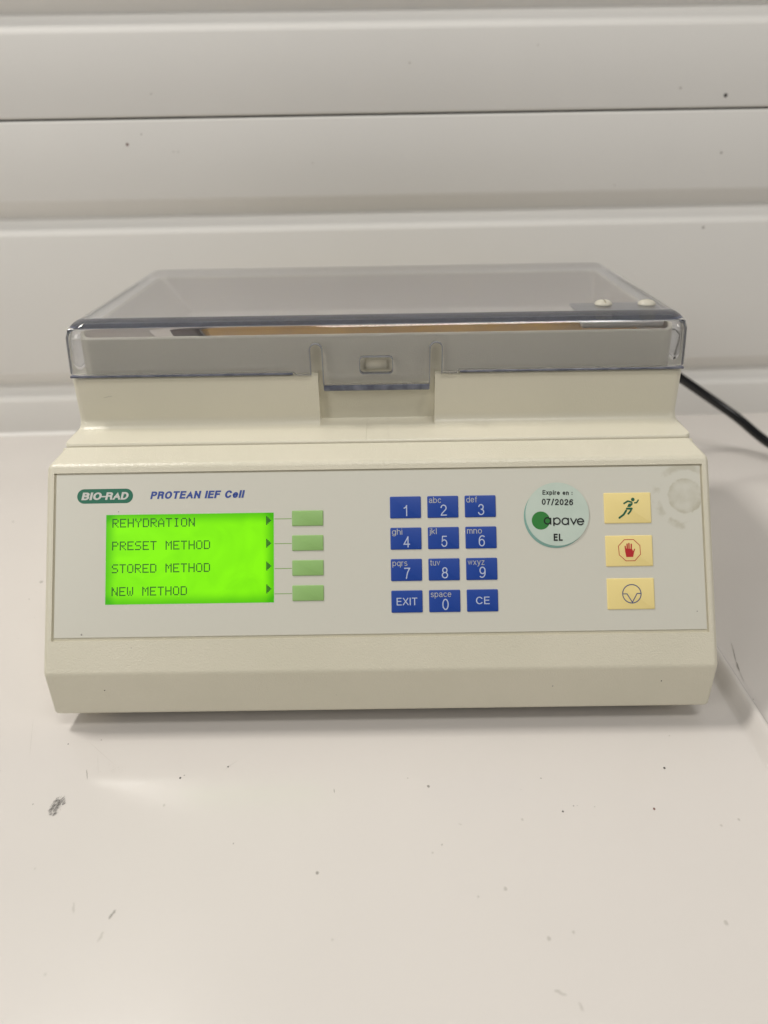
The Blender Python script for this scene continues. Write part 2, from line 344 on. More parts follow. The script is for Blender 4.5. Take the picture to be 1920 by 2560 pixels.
def text(fl, s, x, y, h, wt, width=None, shear=0.0, rot=0.0, gap=0.16, center=False):
    """print s with cap height h (mm) and stroke wt (mm), left end x, baseline y; fit to width if given"""
    sc_ = h-wt; adv = 0; places = []
    for ch in s:
        if ch == ' ': adv += 0.42*h; continue
        places.append((ch, adv)); adv += G[ch][0]*sc_+wt+gap*h
    tot = adv-gap*h; k = width/tot if width else 1.0
    if center: x -= tot*k/2
    for ch, a in places:
        lo = -0.45*h if ch in 'gjpqy/' else 0.0
        for st in G[ch][1]:
            closed = len(st) > 8 and (Vector(st[0])-Vector(st[-1])).length < 1e-4
            pts = [(a+wt/2+p[0]*sc_, wt/2+p[1]*sc_) for p in st]
            if closed: pts = pts[:-1]
            c, sn = math.cos(rot), math.sin(rot)
            def xf(v):
                px, py = v.x*k+v.y*shear, v.y
                return ((x+px*c-py*sn)*.001, (y+px*sn+py*c)*.001)
            fl.stroke(pts, wt, 'sq', closed, (lo, h*1.001 if ch != '/' else h*1.1), xf)

# ------------------------------------------------------------------ setting: bench top and back wall
FZ = -0.010
prof = [(-0.95, FZ), (-0.25, FZ), (0.1650, FZ), (0.1662, FZ+.0005), (0.1676, FZ+.0022), (0.1700, FZ+.0050), (0.1718, FZ+.0064), (0.1730, FZ+.0067), (0.1742, FZ+.0061), (0.1756, FZ+.0042),
        (0.1772, FZ+.0027), (0.180, FZ+.0024), (0.20, FZ+.0024), (1.10, FZ+.0024)]
ys = [-0.9, -0.3, 0.0, 0.2, 0.34, 0.46]
bm = bmesh.new(); rows = []
for y in ys: rows.append([bm.verts.new((x+(y-0.0)*-0.01*(1 if x > .16 and x < .19 else 0), y, z)) for x, z in prof])
for a, b in zip(rows, rows[1:]):
    for i in range(len(a)-1): bm.faces.new((a[i], a[i+1], b[i+1], b[i]))
# front edge of the bench turned down, so it has thickness
low = [bm.verts.new((v.co.x, v.co.y, -0.05)) for v in rows[0]]
for i in range(len(low)-1): bm.faces.new((low[i], low[i+1], rows[0][i+1], rows[0][i]))
bench = link('floor', to_mesh(bm, 'floor', 50), M['floor'], kind='structure')

K = math.atan(0.028432); Y0 = 0.3756
WM = Matrix.Translation((0, Y0, 0)) @ Matrix.Rotation(K, 4, 'Z')
wall = empty('back_wall', (0, Y0, FZ), label='white painted back wall of broad panels with horizontal V grooves behind the instrument', category='wall')
def wall_panel(z0, z1, name='panel'):
    g = 0.0110; pr = []
    zc = [z1-0.068, z1-0.207]
    top = z1
    pr += [(0.012, z1-0.0000), (0.0012, z1), (0.0003, z1-.0006), (0, z1-.0018)]
    for c in zc:
        if c-0.014 < z0: continue
        for dy, dz in ((0, .0142), (.0003, .0128), (.0012, .0105), (g-.0004, .0008), (g, 0), (g-.0004, -.0008), (.0012, -.0105), (.0003, -.0128), (0, -.0142)): pr.append((dy, c+dz))
    pr += [(0, z0+.0018), (0.0003, z0+.0006), (0.0012, z0), (0.012, z0)]
    bm = bmesh.new(); xs = [-1.0, 1.1]
    r = [[bm.verts.new((x, y, z)) for y, z in pr] for x in xs]
    for i in range(len(pr)-1): bm.faces.new((r[0][i], r[0][i+1], r[1][i+1], r[1][i]))
    # back side
    bm.faces.new((r[0][-1], r[0][0], r[1][0], r[1][-1]))
    fix(bm)
    return link(name, to_mesh(bm, name, 45), M['white_paint'], wall, WM)
JZ = 0.2424
wall_panel(FZ-0.025, JZ-0.0007)
for i in range(4): wall_panel(JZ+0.0007+i*.275, JZ+.275*(i+1)-0.0007)
bm = box_bm(-1.0, 1.1, 0.0125, 0.016, FZ-.02, 1.34); link('backing', to_mesh(bm, 'backing'), M['gap'], wall, WM)
# bead of sealant along the foot of the wall
pl = fillet([(-.0045, FZ+.0002), (-.0001, FZ+.0002), (-.0001, FZ+.005)], [0, 0, 0]); bm = prism([(-.0028, FZ+.0001), (.0005, FZ+.0001), (.0005, FZ+.0028), (-.0010, FZ+.0014), (-.0018, FZ+.0006)], 'x', -1.0, 1.1); fix(bm)
link('sealant_bead', to_mesh(bm, 'sealant_bead', 60), M['white_paint'], wall, WM)

# marks: small irregular chips and smears, flat on the paint
PXM = 0.000235
def blob(r, n=9, sq=1.0):
    f = Flat(); ph = random.random()*6
    f.poly([(r*(0.75+0.35*random.random())*math.cos(2*math.pi*k/n+ph), sq*r*(0.75+0.35*random.random())*math.sin(2*math.pi*k/n+ph)) for k in range(n)])
    return f.mesh('speck')
FL = [(-0.1428, -0.0089, 3, 2), (-0.1284, -0.0067, 3, 1), (-0.0866, -0.0289, 5, 2), (-0.0852, -0.0276, 3, 1), (-0.0671, -0.0232, 4, 2), (-0.1448, -0.0415, 3, 1), (-0.0899, -0.0428, 6, 0), (-0.0578, -0.0611, 3, 1), (-0.024, -0.074, 6, 1), (-0.1314, -0.0707, 4, 0), (0.0199, -0.035, 6, 1), (0.0113, -0.0306, 4, 0), (0.1222, -0.027, 5, 2), (0.0737, -0.0483, 4, 2), (0.0786, -0.0457, 3, 1), (0.0802, -0.0456, 2, 1), (0.0871, -0.0463, 2, 1), (0.1109, -0.0477, 5, 3), (0.0681, -0.0316, 3, 1), (0.1309, -0.0087, 4, 0), (0.0566, -0.0519, 5, 0), (0.1347, -0.0558, 5, 0), (0.1428, -0.0532, 6, 0), (0.0454, -0.0812, 7, 0), (0.0236, -0.0628, 3, 1), (0.0197, -0.0662, 4, 0), (-0.1115, -0.1092, 5, 0), (-0.0168, -0.0989, 4, 0), (0.0575, -0.0993, 7, 0), (0.0664, -0.0973, 5, 0), (0.1201, -0.0946, 8, 0), (0.0351, -0.0841, 4, 0), (-0.2638, 0.2009, 8, 1), (-0.2109, 0.1235, 10, 1), (-0.2105, 0.1053, 4, 1), (-0.2247, 0.1238, 4, 0), (-0.2092, 0.1124, 4, 0), (-0.1994, 0.0869, 4, 0), (-0.2004, 0.0683, 4, 0), (0.1759, 0.009, 3, 1)]
for x, y, s, t in FL:
    z = FZ+.00005 if x < .17 else FZ+.0045
    link('speck', blob(s*PXM*.45, 9, 1.2), M['speck%d' % t], bench, Matrix.Translation((x, y, z)))
for i in range(9):   # finer dust
    x, y = random.uniform(-.24, .16), random.uniform(-.12, .0)
    link('speck', blob(random.uniform(.8, 1.8)*PXM*.55, 7), M['speck%d' % random.choice((0, 0, 1))], bench, Matrix.Translation((x, y, FZ+.00005)))
ST = [(-0.0689, -0.0253, -0.0633, -0.0194, .8, 0), (-0.02, -0.0356, -0.0196, -0.0379, 1.6, 1), (-0.1289, -0.0236, -0.1267, -0.0291, 1.6, 1), (-0.1339, -0.0076, -0.1168, -0.0218, .8, 0), (-0.166, 0.008, -0.1572, -0.0164, .8, 0), (-0.0953, -0.0872, -0.0966, -0.0908, 4, 1), (-0.0969, -0.095, -0.0979, -0.0988, 5, 0), (-0.1116, -0.0842, -0.11, -0.0885, 3.5, 0), (0.0558, -0.1158, 0.0595, -0.1175, 4.5, 0), (0.0631, -0.1195, 0.0635, -0.1222, 4, 0), (-0.127, -0.0155, -0.1229, -0.0264, .8, 0), (0.0308, -0.0534, 0.0322, -0.054, 3, 0), (0.185, 0.0529, 0.181, 0.0378, 1.4, 1), (0.181, 0.0378, 0.1795, 0.0306, 3, 1), (0.1795, 0.0306, 0.1782, 0.0227, 1.2, 0)]
for x0, y0, x1, y1, wd, t in ST:
    f = Flat(); n = 7; d = Vector((x1-x0, y1-y0)); pn = Vector((-d.y, d.x)).normalized(); L = []; R_ = []
    for k in range(n+1):
        u = k/n; ww = wd*PXM*.5*(math.sin(math.pi*u)**.5*.9+.12)*random.uniform(.6, 1.1); c = d*u+pn*random.uniform(-.4, .4)*wd*PXM*.5
        L.append(c+pn*ww); R_.append(c-pn*ww)
    f.poly([tuple(p) for p in L]+[tuple(p) for p in R_[::-1]])
    link('scuff_mark', f.mesh('scuff_mark'), M['speck%d' % t], bench, Matrix.Translation((x0, y0, FZ+.00005+(.0026 if x0 > .17 else 0))))
# dark rubbed patch left of the instrument, made of many fine parallel scratches
f = Flat()
for i in range(170):
    a = random.uniform(0, 6.28); r = (random.random()**.7)*.0038; cx, cy = r*math.cos(a)*.75, r*math.sin(a)*1.25
    if cx > .0012 and cy < .0006 and random.random() < .8: continue
    L = random.uniform(.0004, .0016); an = math.radians(random.gauss(62, 14)); wd = random.uniform(.00004, .00014)
    dx, dy = math.cos(an)*L/2, math.sin(an)*L/2
    f.stroke([(cx-dx, cy-dy), (cx+random.uniform(-1, 1)*.0001, cy), (cx+dx, cy+dy)], wd)
link('scuff_mark', f.mesh('scuff_mark'), M['rub'], bench, Matrix.Translation((-.1343, -.0425, FZ+.00005)), label='dark scratched rub mark', kind='stuff')
f = Flat()
for i in range(26):
    cx, cy = random.gauss(0, .0018), random.gauss(0, .0012); L = random.uniform(.0002, .0007)
    f.stroke([(cx, cy), (cx+L*.3, cy+L)], .0001)
link('scuff_mark', f.mesh('scuff_mark'), M['speck0'], bench, Matrix.Translation((-.1165, -.0245, FZ+.00005)), kind='stuff')
for x, z, s, t in [(-0.1907, 0.2251, 6, 3), (-0.167, 0.2581, 3, 1), (-0.1789, 0.2318, 3, 1), (0.2665, 0.251, 9, 2), (0.0257, 0.2751, 4, 0), (0.2716, 0.2119, 5, 1), (0.2684, 0.157, 6, 1), (0.231, 0.2563, 5, 0), (-0.1563, 0.2195, 3, 0), (-0.1528, 0.2194, 3, 0), (.12, .285, 3, 0), (-.05, .21, 3, 0), (.19, .19, 3, 0)]:
    link('speck', blob(s*.00035*.55), M['speck%d' % t], wall, Matrix.Translation((x, Y0+x*.028432-.00008-(0), z)) @ Matrix.Rotation(K, 4, 'Z') @ Matrix.Rotation(math.pi/2, 4, 'X'))

# ------------------------------------------------------------------ the instrument
RL = Vector((0, 0.0, FZ))
dev = empty('laboratory_instrument', RL, label='beige laboratory electrophoresis instrument with glowing green display, blue keypad and clear hinged lid', category='lab instrument')
By, Bz, Cy, Cz, Dy, Dz = 0.0006, 0.0226, 0.0513, 0.1017, 0.0662, 0.1046
vv = Vector((0, Cy-By, Cz-Bz)).normalized(); nn = Vector((0, -vv.z, vv.y))
PM = Matrix(((1, 0, 0, 0), (0, vv.y, nn.y, By), (0, vv.z, nn.z, Bz), (0, 0, 0, 1)))
def P(u, v, h=0.0): return PM @ Matrix.Translation((u*.001, v*.001, h*.001))

# housing
poly = fillet([(Dy, -0.0010), (0.0, -0.0010), (By, Bz), (Cy, Cz), (Dy, Dz)], [0, .0020, .0045, .0042, .0006], 6)
bm = prism(poly, 'x', -.1508, .1508); fix(bm)
caps = [f for f in bm.faces if len(f.verts) > 4]
es = []
for f in caps:
    for e in f.edges:
        m_ = (e.verts[0].co+e.verts[1].co)/2
        if m_.y < Dy-1e-4: es.append(e)
bmesh.ops.bevel(bm, geom=es, offset=.0028, segments=4, profile=0.5, affect='EDGES')
for v in bm.verts:
    if v.co.y > Cy: v.co.x *= 1-0.020*(v.co.y-Cy)/(Dy-Cy)
house = to_mesh(bm, 'housing', 35)
c1 = box_bm(-.1469, .1469, .0148, .0904, -.0011, .004); bmesh.ops.transform(c1, matrix=PM, verts=c1.verts)
me = boolean(house, [to_mesh(c1, 'c', 0)], 35)
housing = link('housing', me, M['housing'], dev)

# rear body: one lofted tub with the cavity inside
HX = .1488
L = [(-.001, -HX, HX, .0678, .2430, .004), (.1036, -HX, HX, .0678, .2430, .004), (.1044, -HX+.0002, HX-.0002, .0680, .2428, .004), (.1050, -HX+.0004, HX-.0004, .0686, .2425, .004)]
for k in range(7):
    a = math.radians(90*k/6); L.append((.1050+.0052*(1-math.cos(a)), -HX+.0002, HX-.0002, .0840+.0052*math.sin(a), .2425, .0042))
L += [(.1290, -HX+.0002, HX-.0002, .0902, .2420, .0045), (.1297, -HX+.0006, HX-.0006, .0905, .2417, .0045), (.1300, -HX+.0025, HX-.0025, .0913, .2409, .006),
      (.1300, -.1430, .1430, .0936, .2375, .006), (.1475, -.1424, .1424, .0939, .2370, .006), (.1480, -.1420, .1420, .0943, .2366, .0056),
      (.1481, -.1412, .1412, .0950, .2358, .005), (.1478, -.1406, .1406, .0956, .2352, .0045), (.1470, -.1403, .1403, .0959, .2349, .0045), (.1285, -.1225, .1395, .0967, .2270, .003), (.1275, -.1215, .1385, .098, .2260, .003)]
bm = loft(L); fix(bm)
body_me = to_mesh(bm, 'rear_body', 35)
cuts = [to_mesh(prism([(.070, .1052), (.0925, .1052), (.0946, .1062), (.0942, .1312), (.070, .1312)], 'x', -.0283, .0283), 'c', 0)]
for x in (-.0052, .0052):
    cuts.append(to_mesh(box_bm(x-.00004, x+.00004, .0679, .0944, .1046, .112), 'c', 0))
for c in cuts:
    b_ = bmesh.new(); b_.from_mesh(c); fix(b_); b_.to_mesh(c); b_.free()
rb = boolean(body_me, cuts, 35); rb.materials.append(M['body']); rb.materials.append(M['cavity'])
for p in rb.polygons:
    c = p.center
    if .0955 < c.y < .236 and abs(c.x) < .141 and c.z < .1474 and c.z > .12 and (c.y > .0958): p.material_index = 1
rear = link('rear_body', rb, None, dev)
# amber plate on the cavity floor, with a dark brown block at its left end
bm = prism(fillet([(-.094, .1277), (.1375, .1277), (.1375, .1330), (-.088, .1330)], [0, 0, .001, .001], 2), 'y', .104, .185); fix(bm)
link('cooling_plate', to_mesh(bm, 'cooling_plate', 30), M['brown'], rear)
bm = box_bm(-.108, -.0945, .104, .185, .1277, .1328, .0008); link('dark_plate_end', to_mesh(bm, 'dark_plate_end'), M['dark_brown'], rear)
bm = box_bm(-.0053, .0053, .0922, .0945, .1318, .1374, .0004); link('latch', to_mesh(bm, 'latch'), M['body'], dev)
# base and feet
bm = box_bm(-.130, .126, .010, .236, -.0078, .004, .0012); link('base', to_mesh(bm, 'base'), M['base'], dev)
for x, y in ((-.108, .035), (.104, .035), (-.108, .21), (.104, .21)):
    bm = bmesh.new(); bmesh.ops.create_cone(bm, cap_ends=True, segments=24, radius1=.008, radius2=.009, depth=.0022)
    link('foot', to_mesh(bm, 'foot'), M['rubber'], dev, Matrix.Translation((x, y, FZ+.0011)))

# control panel
c = box_bm(-.1460, .1461, .0162, .0897, -.0011, -.0004, .0001, 1)
panel = link('control_panel', to_mesh(c, 'control_panel'), M['membrane'], dev, PM)
TOP = -.4   # mm, surface of the membrane below the housing face
# display
D = P(-85.1, 51.0, TOP)
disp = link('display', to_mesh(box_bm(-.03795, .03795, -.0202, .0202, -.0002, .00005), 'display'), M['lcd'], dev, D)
FONT = {'R': '11110 10001 10001 11110 10100 10010 10001', 'E': '11111 10000 10000 11110 10000 10000 11111', 'H': '10001 10001 10001 11111 10001 10001 10001', 'Y': '10001 10001 01010 00100 00100 00100 00100',
 'D': '11110 10001 10001 10001 10001 10001 11110', 'A': '00100 01010 10001 10001 11111 10001 10001', 'T': '11111 00100 00100 00100 00100 00100 00100', 'I': '01110 00100 00100 00100 00100 00100 01110',
 'O': '01110 10001 10001 10001 10001 10001 01110', 'N': '10001 11001 11001 10101 10011 10011 10001', 'P': '11110 10001 10001 11110 10000 10000 10000', 'S': '01111 10000 10000 01110 00001 00001 11110',
 'M': '10001 11011 10101 10101 10001 10001 10001', 'W': '10001 10001 10001 10101 10101 10101 01010', '>': '10000 11000 11100 11110 11100 11000 10000'}
pit = .576
def dots(s, u, v, name='lettering', ver=1.0):
    f = Flat(); g = pit*.90/2
    for i, ch in enumerate(s):
        if ch == ' ': continue
        for r_, row in enumerate(FONT[ch].split()):
            for c_, bit in enumerate(row):
                if bit == '1':
                    x = (u+85.1+(i*6+c_)*pit+pit/2); y = (v-51+(6-r_)*pit+pit/2)
                    f.poly([(( x-g)*.001, (y-g)*.001), ((x+g)*.001, (y-g)*.001), ((x+g)*.001, (y+g)*.001), ((x-g)*.001, (y+g)*.001)]); f.z = 0
    link(name, f.mesh(name), M['pixel'], disp, D @ Matrix.Translation((0, 0, .00008)))
for s, v in (('REHYDRATION', 65.4), ('PRESET METHOD', 55.1), ('STORED METHOD', 44.85), ('NEW METHOD', 34.6)):
    dots(s, -120.25, v); dots('>', -50.6, v+.25, 'arrow')
# logo and name on the panel
def flat_on(fl, name, m, parent, mw, **k): return link(name, fl.mesh(name), m, parent, mw, **k)
f = Flat(); pill = [(p[0]*.001, p[1]*.001) for p in rr(-136.4, -111.0, 76.5, 83.1, 3.28, 12)]; f.poly(pill)
flat_on(f, 'logo_badge', M['logo_green'], panel, P(0, 0, TOP+.02))
f = Flat(); text(f, 'BIO', -134.5, 78.1, 3.45, .72, 8.9, .22, 0, .06); text(f, 'RAD', -123.7, 78.1, 3.45, .72, 10.3, .22, 0, .03)
f.stroke([((-125.0)*.001, .0796), (-.1232, .0796)], .0006, 'sq')
flat_on(f, 'lettering', M['logo_white'], panel, P(0, 0, TOP+.05))
f = Flat(); text(f, 'PROTEAN IEF Cell', -103.2, 78.15, 3.45, .74, 42.3, .22, 0, .10)
flat_on(f, 'lettering', M['logo_blue'], panel, P(0, 0, TOP+.03))
# keys
def key_mesh(w_, h_, t, r):
    bm = bmesh.new(); n = 4; lay = [(-.1, 0), (t*.35, 0), (t*.8, .12), (t, .35)]; rings = []
    for z, ins in lay: rings.append([bm.verts.new((p[0]*.001, p[1]*.001, z*.001)) for p in rr(ins, w_-ins, ins, h_-ins, max(r-ins*.5, .15), n)])
    for a, b in zip(rings, rings[1:]):
        for i in range(len(a)): j = (i+1) % len(a); bm.faces.new((a[i], a[j], b[j], b[i]))
    bm.faces.new(rings[-1]); fix(bm); 
    return to_mesh(bm, 'key', 50)
KT = .35
kb = key_mesh(14.0, 9.9, KT, .5); kb.materials.append(M['key_blue'])
keys = [('1', ''), ('2', 'abc'), ('3', 'def'), ('4', 'ghi'), ('5', 'jkl'), ('6', 'mno'), ('7', 'pqrs'), ('8', 'tuv'), ('9', 'wxyz'), ('EXIT', ''), ('0', 'space'), ('CE', '')]
WID = {'abc': 5.5, 'def': 4.8, 'ghi': 4.6, 'jkl': 3.2, 'mno': 6.7, 'pqrs': 6.7, 'tuv': 4.4, 'wxyz': 7.5, 'space': 9.2}
for i, (d, s) in enumerate(keys):
    u, v = 5.5+16.9*(i % 3), 67.7-14.1*(i//3)
    k_ = link('key', kb, None, dev, P(u, v, TOP), label='blue key printed %s%s' % (d, (' and '+s) if s else ''))
    f = Flat()
    if len(d) == 1: text(f, d, 7.3 if d != '1' else 7.0, 0.95, 5.0, .48, None, 0, 0, .1, True)
    elif d == 'EXIT': text(f, d, 7.0, 3.3, 3.35, .40, 9.3, 0, 0, .12, True)
    else: text(f, d, 7.1, 3.3, 3.35, .40, 6.1, 0, 0, .12, True)
    link('lettering', f.mesh('lettering'), M['key_white'], k_, P(u, v, TOP+KT+.02))
    if s:
        f = Flat(); text(f, s, .75, 6.75, 2.75, .25, WID[s], 0, 0, .12)
        link('lettering', f.mesh('lettering'), M['key_letter'], k_, P(u, v, TOP+KT+.02))
kg = key_mesh(14.1, 6.95, .45, .3); kg.materials.append(M['key_green'])
for v, lv in ((64.95, 68.3), (53.8, 57.1), (42.55, 45.9), (31.3, 34.6)):
    link('soft_key', kg, None, dev, P(-38.85, v, TOP))
    f = Flat(); f.stroke([(-.0467, lv*.001), (-.0392, lv*.001)], .00032)
    flat_on(f, 'guide_line', M['green_line'], panel, P(0, 0, TOP+.02))
ky = key_mesh(21.1, 13.8, .38, .4); ky.materials.append(M['key_yellow'])
fk = []
for v, lab in ((64.0, 'yellow key with a green running figure'), (44.65, 'yellow key with a red stop hand'), (25.5, 'yellow key with a blue wheel symbol')):
    fk.append(link('function_key', ky, None, dev, P(102.1, v, TOP), label=lab))
def ic(x, y, x0, y0): return ((x-x0)/37.2*.001, (13.8-(y-y0)/37.0)*.001)
f = Flat(); q = lambda *a: [ic(x, y-(x-125)*-.004, 128, 148) for x, y in a]
f.disc(*q((612, 262))[0], .00082)
f.stroke(q((464, 326), (528, 288), (588, 306)), .00078, 'round'); f.stroke(q((640, 318), (674, 316), (702, 274)), .00062, 'round')
f.poly(q((538, 332), (596, 322), (612, 306), (602, 350), (566, 386), (514, 386)))
f.stroke(q((508, 414), (588, 414)), .00092, 'round'); f.stroke(q((588, 414), (566, 456), (528, 500)), .00080, 'round')
f.stroke(q((494, 446), (450, 512), (376, 566)), .00088, 'round')
link('running_figure', f.mesh('running_figure'), M['dk_green'], fk[0], P(102.1, 64.0, TOP+.41))
f = Flat(); q = lambda *a: [ic(x, y, 160, 866) for x, y in a]
f.stroke(q((478, 934), (630, 934), (732, 1034), (738, 1180), (640, 1286), (492, 1286), (384, 1186), (374, 1040)), .00030, 'sq', True)
link('octagon', f.mesh('octagon'), M['red'], fk[1], P(102.1, 44.65, TOP+.41))
f = Flat()
f.poly(q((482, 1090), (500, 1080), (560, 1085), (600, 1090), (618, 1130), (630, 1150), (612, 1222), (500, 1224), (482, 1130)))
for a_ in (((494, 1120), (486, 1046)), ((522, 1110), (519, 1008)), ((551, 1110), (550, 998)), ((583, 1120), (590, 1012))): f.stroke(q(*a_), .00058, 'round')
f.stroke(q((606, 1180), (622, 1140), (640, 1096)), .00050, 'round')
link('hand_symbol', f.mesh('hand_symbol'), M['red'], fk[1], P(102.1, 44.65, TOP+.43))
f = Flat(); q = lambda *a: [ic(x, y, 185, 1582) for x, y in a]
cc = q((593, 1838))[0]; f.stroke([(cc[0]+.0041*math.cos(a_*math.pi/24), cc[1]+.0041*math.sin(a_*math.pi/24)) for a_ in range(48)], .00042, 'sq', True)
f.stroke(q((446, 1838), (512, 1838), (597, 1978), (680, 1834), (742, 1834)), .00040, 'sq')
link('wheel_symbol', f.mesh('wheel_symbol'), M['navy'], fk[2], P(102.1, 25.5, TOP+.41))

# stacked round stickers
def disc_mesh(r, t, n=72, wob=0.0):
    bm = bmesh.new(); lo = []; hi = []
    for k in range(n):
        a = 2*math.pi*k/n; rr_ = r+wob*math.sin(3*a+1)
        lo.append(bm.verts.new((rr_*math.cos(a), rr_*math.sin(a), 0))); hi.append(bm.verts.new((rr_*math.cos(a), rr_*math.sin(a), t)))
    bm.faces.new(hi); bm.faces.new(lo[::-1])
    for i in range(n): j = (i+1) % n; bm.faces.new((lo[i], lo[j], hi[j], hi[i]))
    return to_mesh(bm, 'sticker', 30)
link('sticker', disc_mesh(.0142, .00014), M['teal'], dev, P(80.05, 67.55, TOP+.01), label='teal round sticker at the bottom of the stack')
link('sticker', disc_mesh(.0142, .00014), M['teal'], dev, P(80.45, 67.95, TOP+.16), label='teal round sticker in the middle of the stack')
stk = link('sticker', disc_mesh(.0143, .00016), M['sticker'], dev, P(80.85, 68.6, TOP+.31), label='pale green round inspection sticker printed 07/2026')
SM = P(80.85, 68.6, TOP+.49)
q = lambda x, y: ((x-817)/43.4, (756-y)/43.8)
f = Flat(); f.disc(q(494, 880)[0]*.001, q(494, 880)[1]*.001, .0041, 60); link('green_dot', f.mesh('green_dot'), M['mid_green'], stk, SM)
f = Flat()
x, y = q(540, 368); text(f, 'Expire en :', x, y, 2.05, .37, 13.5, 0, -.028, .13)
x, y = q(520, 568); text(f, '07/2026', x, y, 2.75, .47, 14.1, 0, -.032, .13)
x, y = q(732, 1284); text(f, 'EL', x, y, 3.2, .66, 4.0, 0, -.012, .18)
def circ(x, y, r, a0=0, a1=360, n=32):
    c_ = q(x, y); closed = a1-a0 == 360
    pts = [((c_[0]+r*math.cos(math.radians(a0+(a1-a0)*k/n)))*.001, (c_[1]+r*math.sin(math.radians(a0+(a1-a0)*k/n)))*.001) for k in range(n+(0 if closed else 1))]
    f.stroke(pts, .00058, 'sq', closed)
ln = lambda *a: f.stroke([(q(*p)[0]*.001, q(*p)[1]*.001) for p in a], .00058, 'sq')
circ(622, 888, 1.42); ln((684, 840), (684, 950)); circ(806, 896, 1.42); ln((744, 842), (744, 980)); circ(968, 903, 1.42); ln((1028, 850), (1028, 960))
ln((1078, 852), (1130, 958), (1184, 862)); circ(1266, 914, 1.36, 0, 318, 26); ln((1208, 914), (1322, 914))
link('lettering', f.mesh('lettering'), M['black'], stk, SM @ Matrix.Translation((0, 0, .00002)))

# specks and scratches on the instrument
def spk(x, y, z, s, t, rx): link('speck', blob(s*.0001), M['speck%d' % t], dev, Matrix.Translation((x, y, z)) @ Matrix.Rotation(rx, 4, 'X'))
for x, z, s, t in ((-.1245, .0135, 3.2, 2), (.1262, .0146, 3.4, 2), (.0776, .0125, 3.6, 1), (-.02, .009, 1.5, 1), (.05, .017, 1.4, 0)): spk(x, z*.0265-.00006, z, s, t, math.pi/2)
for u, v, s, t in ((-133.5, 17.6, 5, 1), (142.0, 24.2, 3, 1), (-117.5, 72.6, 2, 2), (60, 30, 1.3, 0), (-20, 24, 1.3, 0)): link('speck', blob(s*.0001), M['speck%d' % t], dev, P(u, v, TOP+.04))
for u, v, s, t in ((-111, 11.5, 2.2, 1), (88, 10.5, 2, 0), (20, 8, 1.5, 0)): link('speck', blob(s*.0001), M['speck%d' % t], dev, P(u, v, .03))
f = Flat(); f.stroke([(0, 0), (.0012, .0001), (.0024, .0006), (.0040, .0005)], .00012)
link('scratch', f.mesh('scratch'), M['speck1'], rear, Matrix.Translation((-.1335, .0895, .1205)) @ Matrix.Rotation(math.pi/2, 4, 'X'))

# ------------------------------------------------------------------ clear lid
def lid_layers(o):      # o: 0 outer, 1 inner
    t = .0027*o; L = []
    zt, rf = (.1565, .0100) if not o else (.1533, .0013)
    L.append((.1222, -.1505+t, .1505-t, .0882+t, .2408-t, (.0085, .0015)[o]))
    hz = zt-rf
    X_, y0, y1 = .1491-t, .0900+t, .2394-t
    for k in range(8):
        a = math.radians(90*k/7); d = rf*(1-math.cos(a))
        L.append((hz+rf*math.sin(a), -X_+d, X_-d, y0+d, y1-d, max((.0085, .0015)[o]-d*.5, .0012)))
    return L
bm = bmesh.new(); n = 7
ro = [[bm.verts.new((p[0], p[1], z)) for p in rr(x0, x1, y0, y1, r, n)] for (z, x0, x1, y0, y1, r) in lid_layers(0)]
ri = [[bm.verts.new((p[0], p[1], z)) for p in rr(x0, x1, y0, y1, r, n)] for (z, x0, x1, y0, y1, r) in lid_layers(1)]
for R_ in (ro, ri):
    for a, b in zip(R_, R_[1:]):
        for i in range(len(a)): j = (i+1) % len(a); bm.faces.new((a[i], a[j], b[j], b[i]))
    bm.faces.new(R_[-1])
for i in range(len(ro[0])): j = (i+1) % len(ro[0]); bm.faces.new((ro[0][i], ri[0][i], ri[0][j], ro[0][j]))
fix(bm); lid_me = to_mesh(bm, 'lid', 35)
def side_cut(s):
    pts = [(.2, .1100), (.2, .1317), (.0400, .1317), (.0385, .1303), (.0313, .1303), (.0313, .1424)]
    pts += [(.02855+.00275*math.cos(math.radians(a)), .1424+.00275*math.sin(math.radians(a))) for a in range(15, 180, 15)]
    pts += [(.0258, .1424), (.0258, .1236), (.0253, .1228), (.0245, .1225), (.0245, .1100)]
    pts = [(s*x, z) for x, z in pts]
    b_ = prism(pts, 'y', .06, .1055); fix(b_); return to_mesh(b_, 'c', 0)
b_ = box_bm(-.2, .2, .105, .30, .10, .1317); cb = to_mesh(b_, 'c', 0)
b_ = prism(rr(-.0077, .0077, .1308, .1386, .0016, 5), 'y', .06, .10); fix(b_); cw = to_mesh(b_, 'c', 0)
lid_me = boolean(lid_me, [side_cut(-1), side_cut(1), cb, cw], 35)
lid_me = boolean(lid_me, [to_mesh(box_bm(-.03, .03, .08, .1055, .115, .12525), 'c', 0)], 35)
lid = link('lid', lid_me, M['lid'], dev, label='clear acrylic lid with a flexible latch tab')
link('tab_edge_shade', to_mesh(box_bm(-.0257, .0257, .0883, .0909, .12225, .1252, .0006, 3), 'tab_edge_shade'), M['edge'], lid)  # opaque strip painting the refraction-dark foot of the clear tab
for x0, x1 in ((-.1475, -.0402), (.0402, .1475)): link('lower_edge_shade', to_mesh(box_bm(x0, x1, .0887, .0909, .1306, .13165, .0002, 1), 'lower_edge_shade'), M['edge'], lid)  # strips painting the dark shadow line under the clear skirt
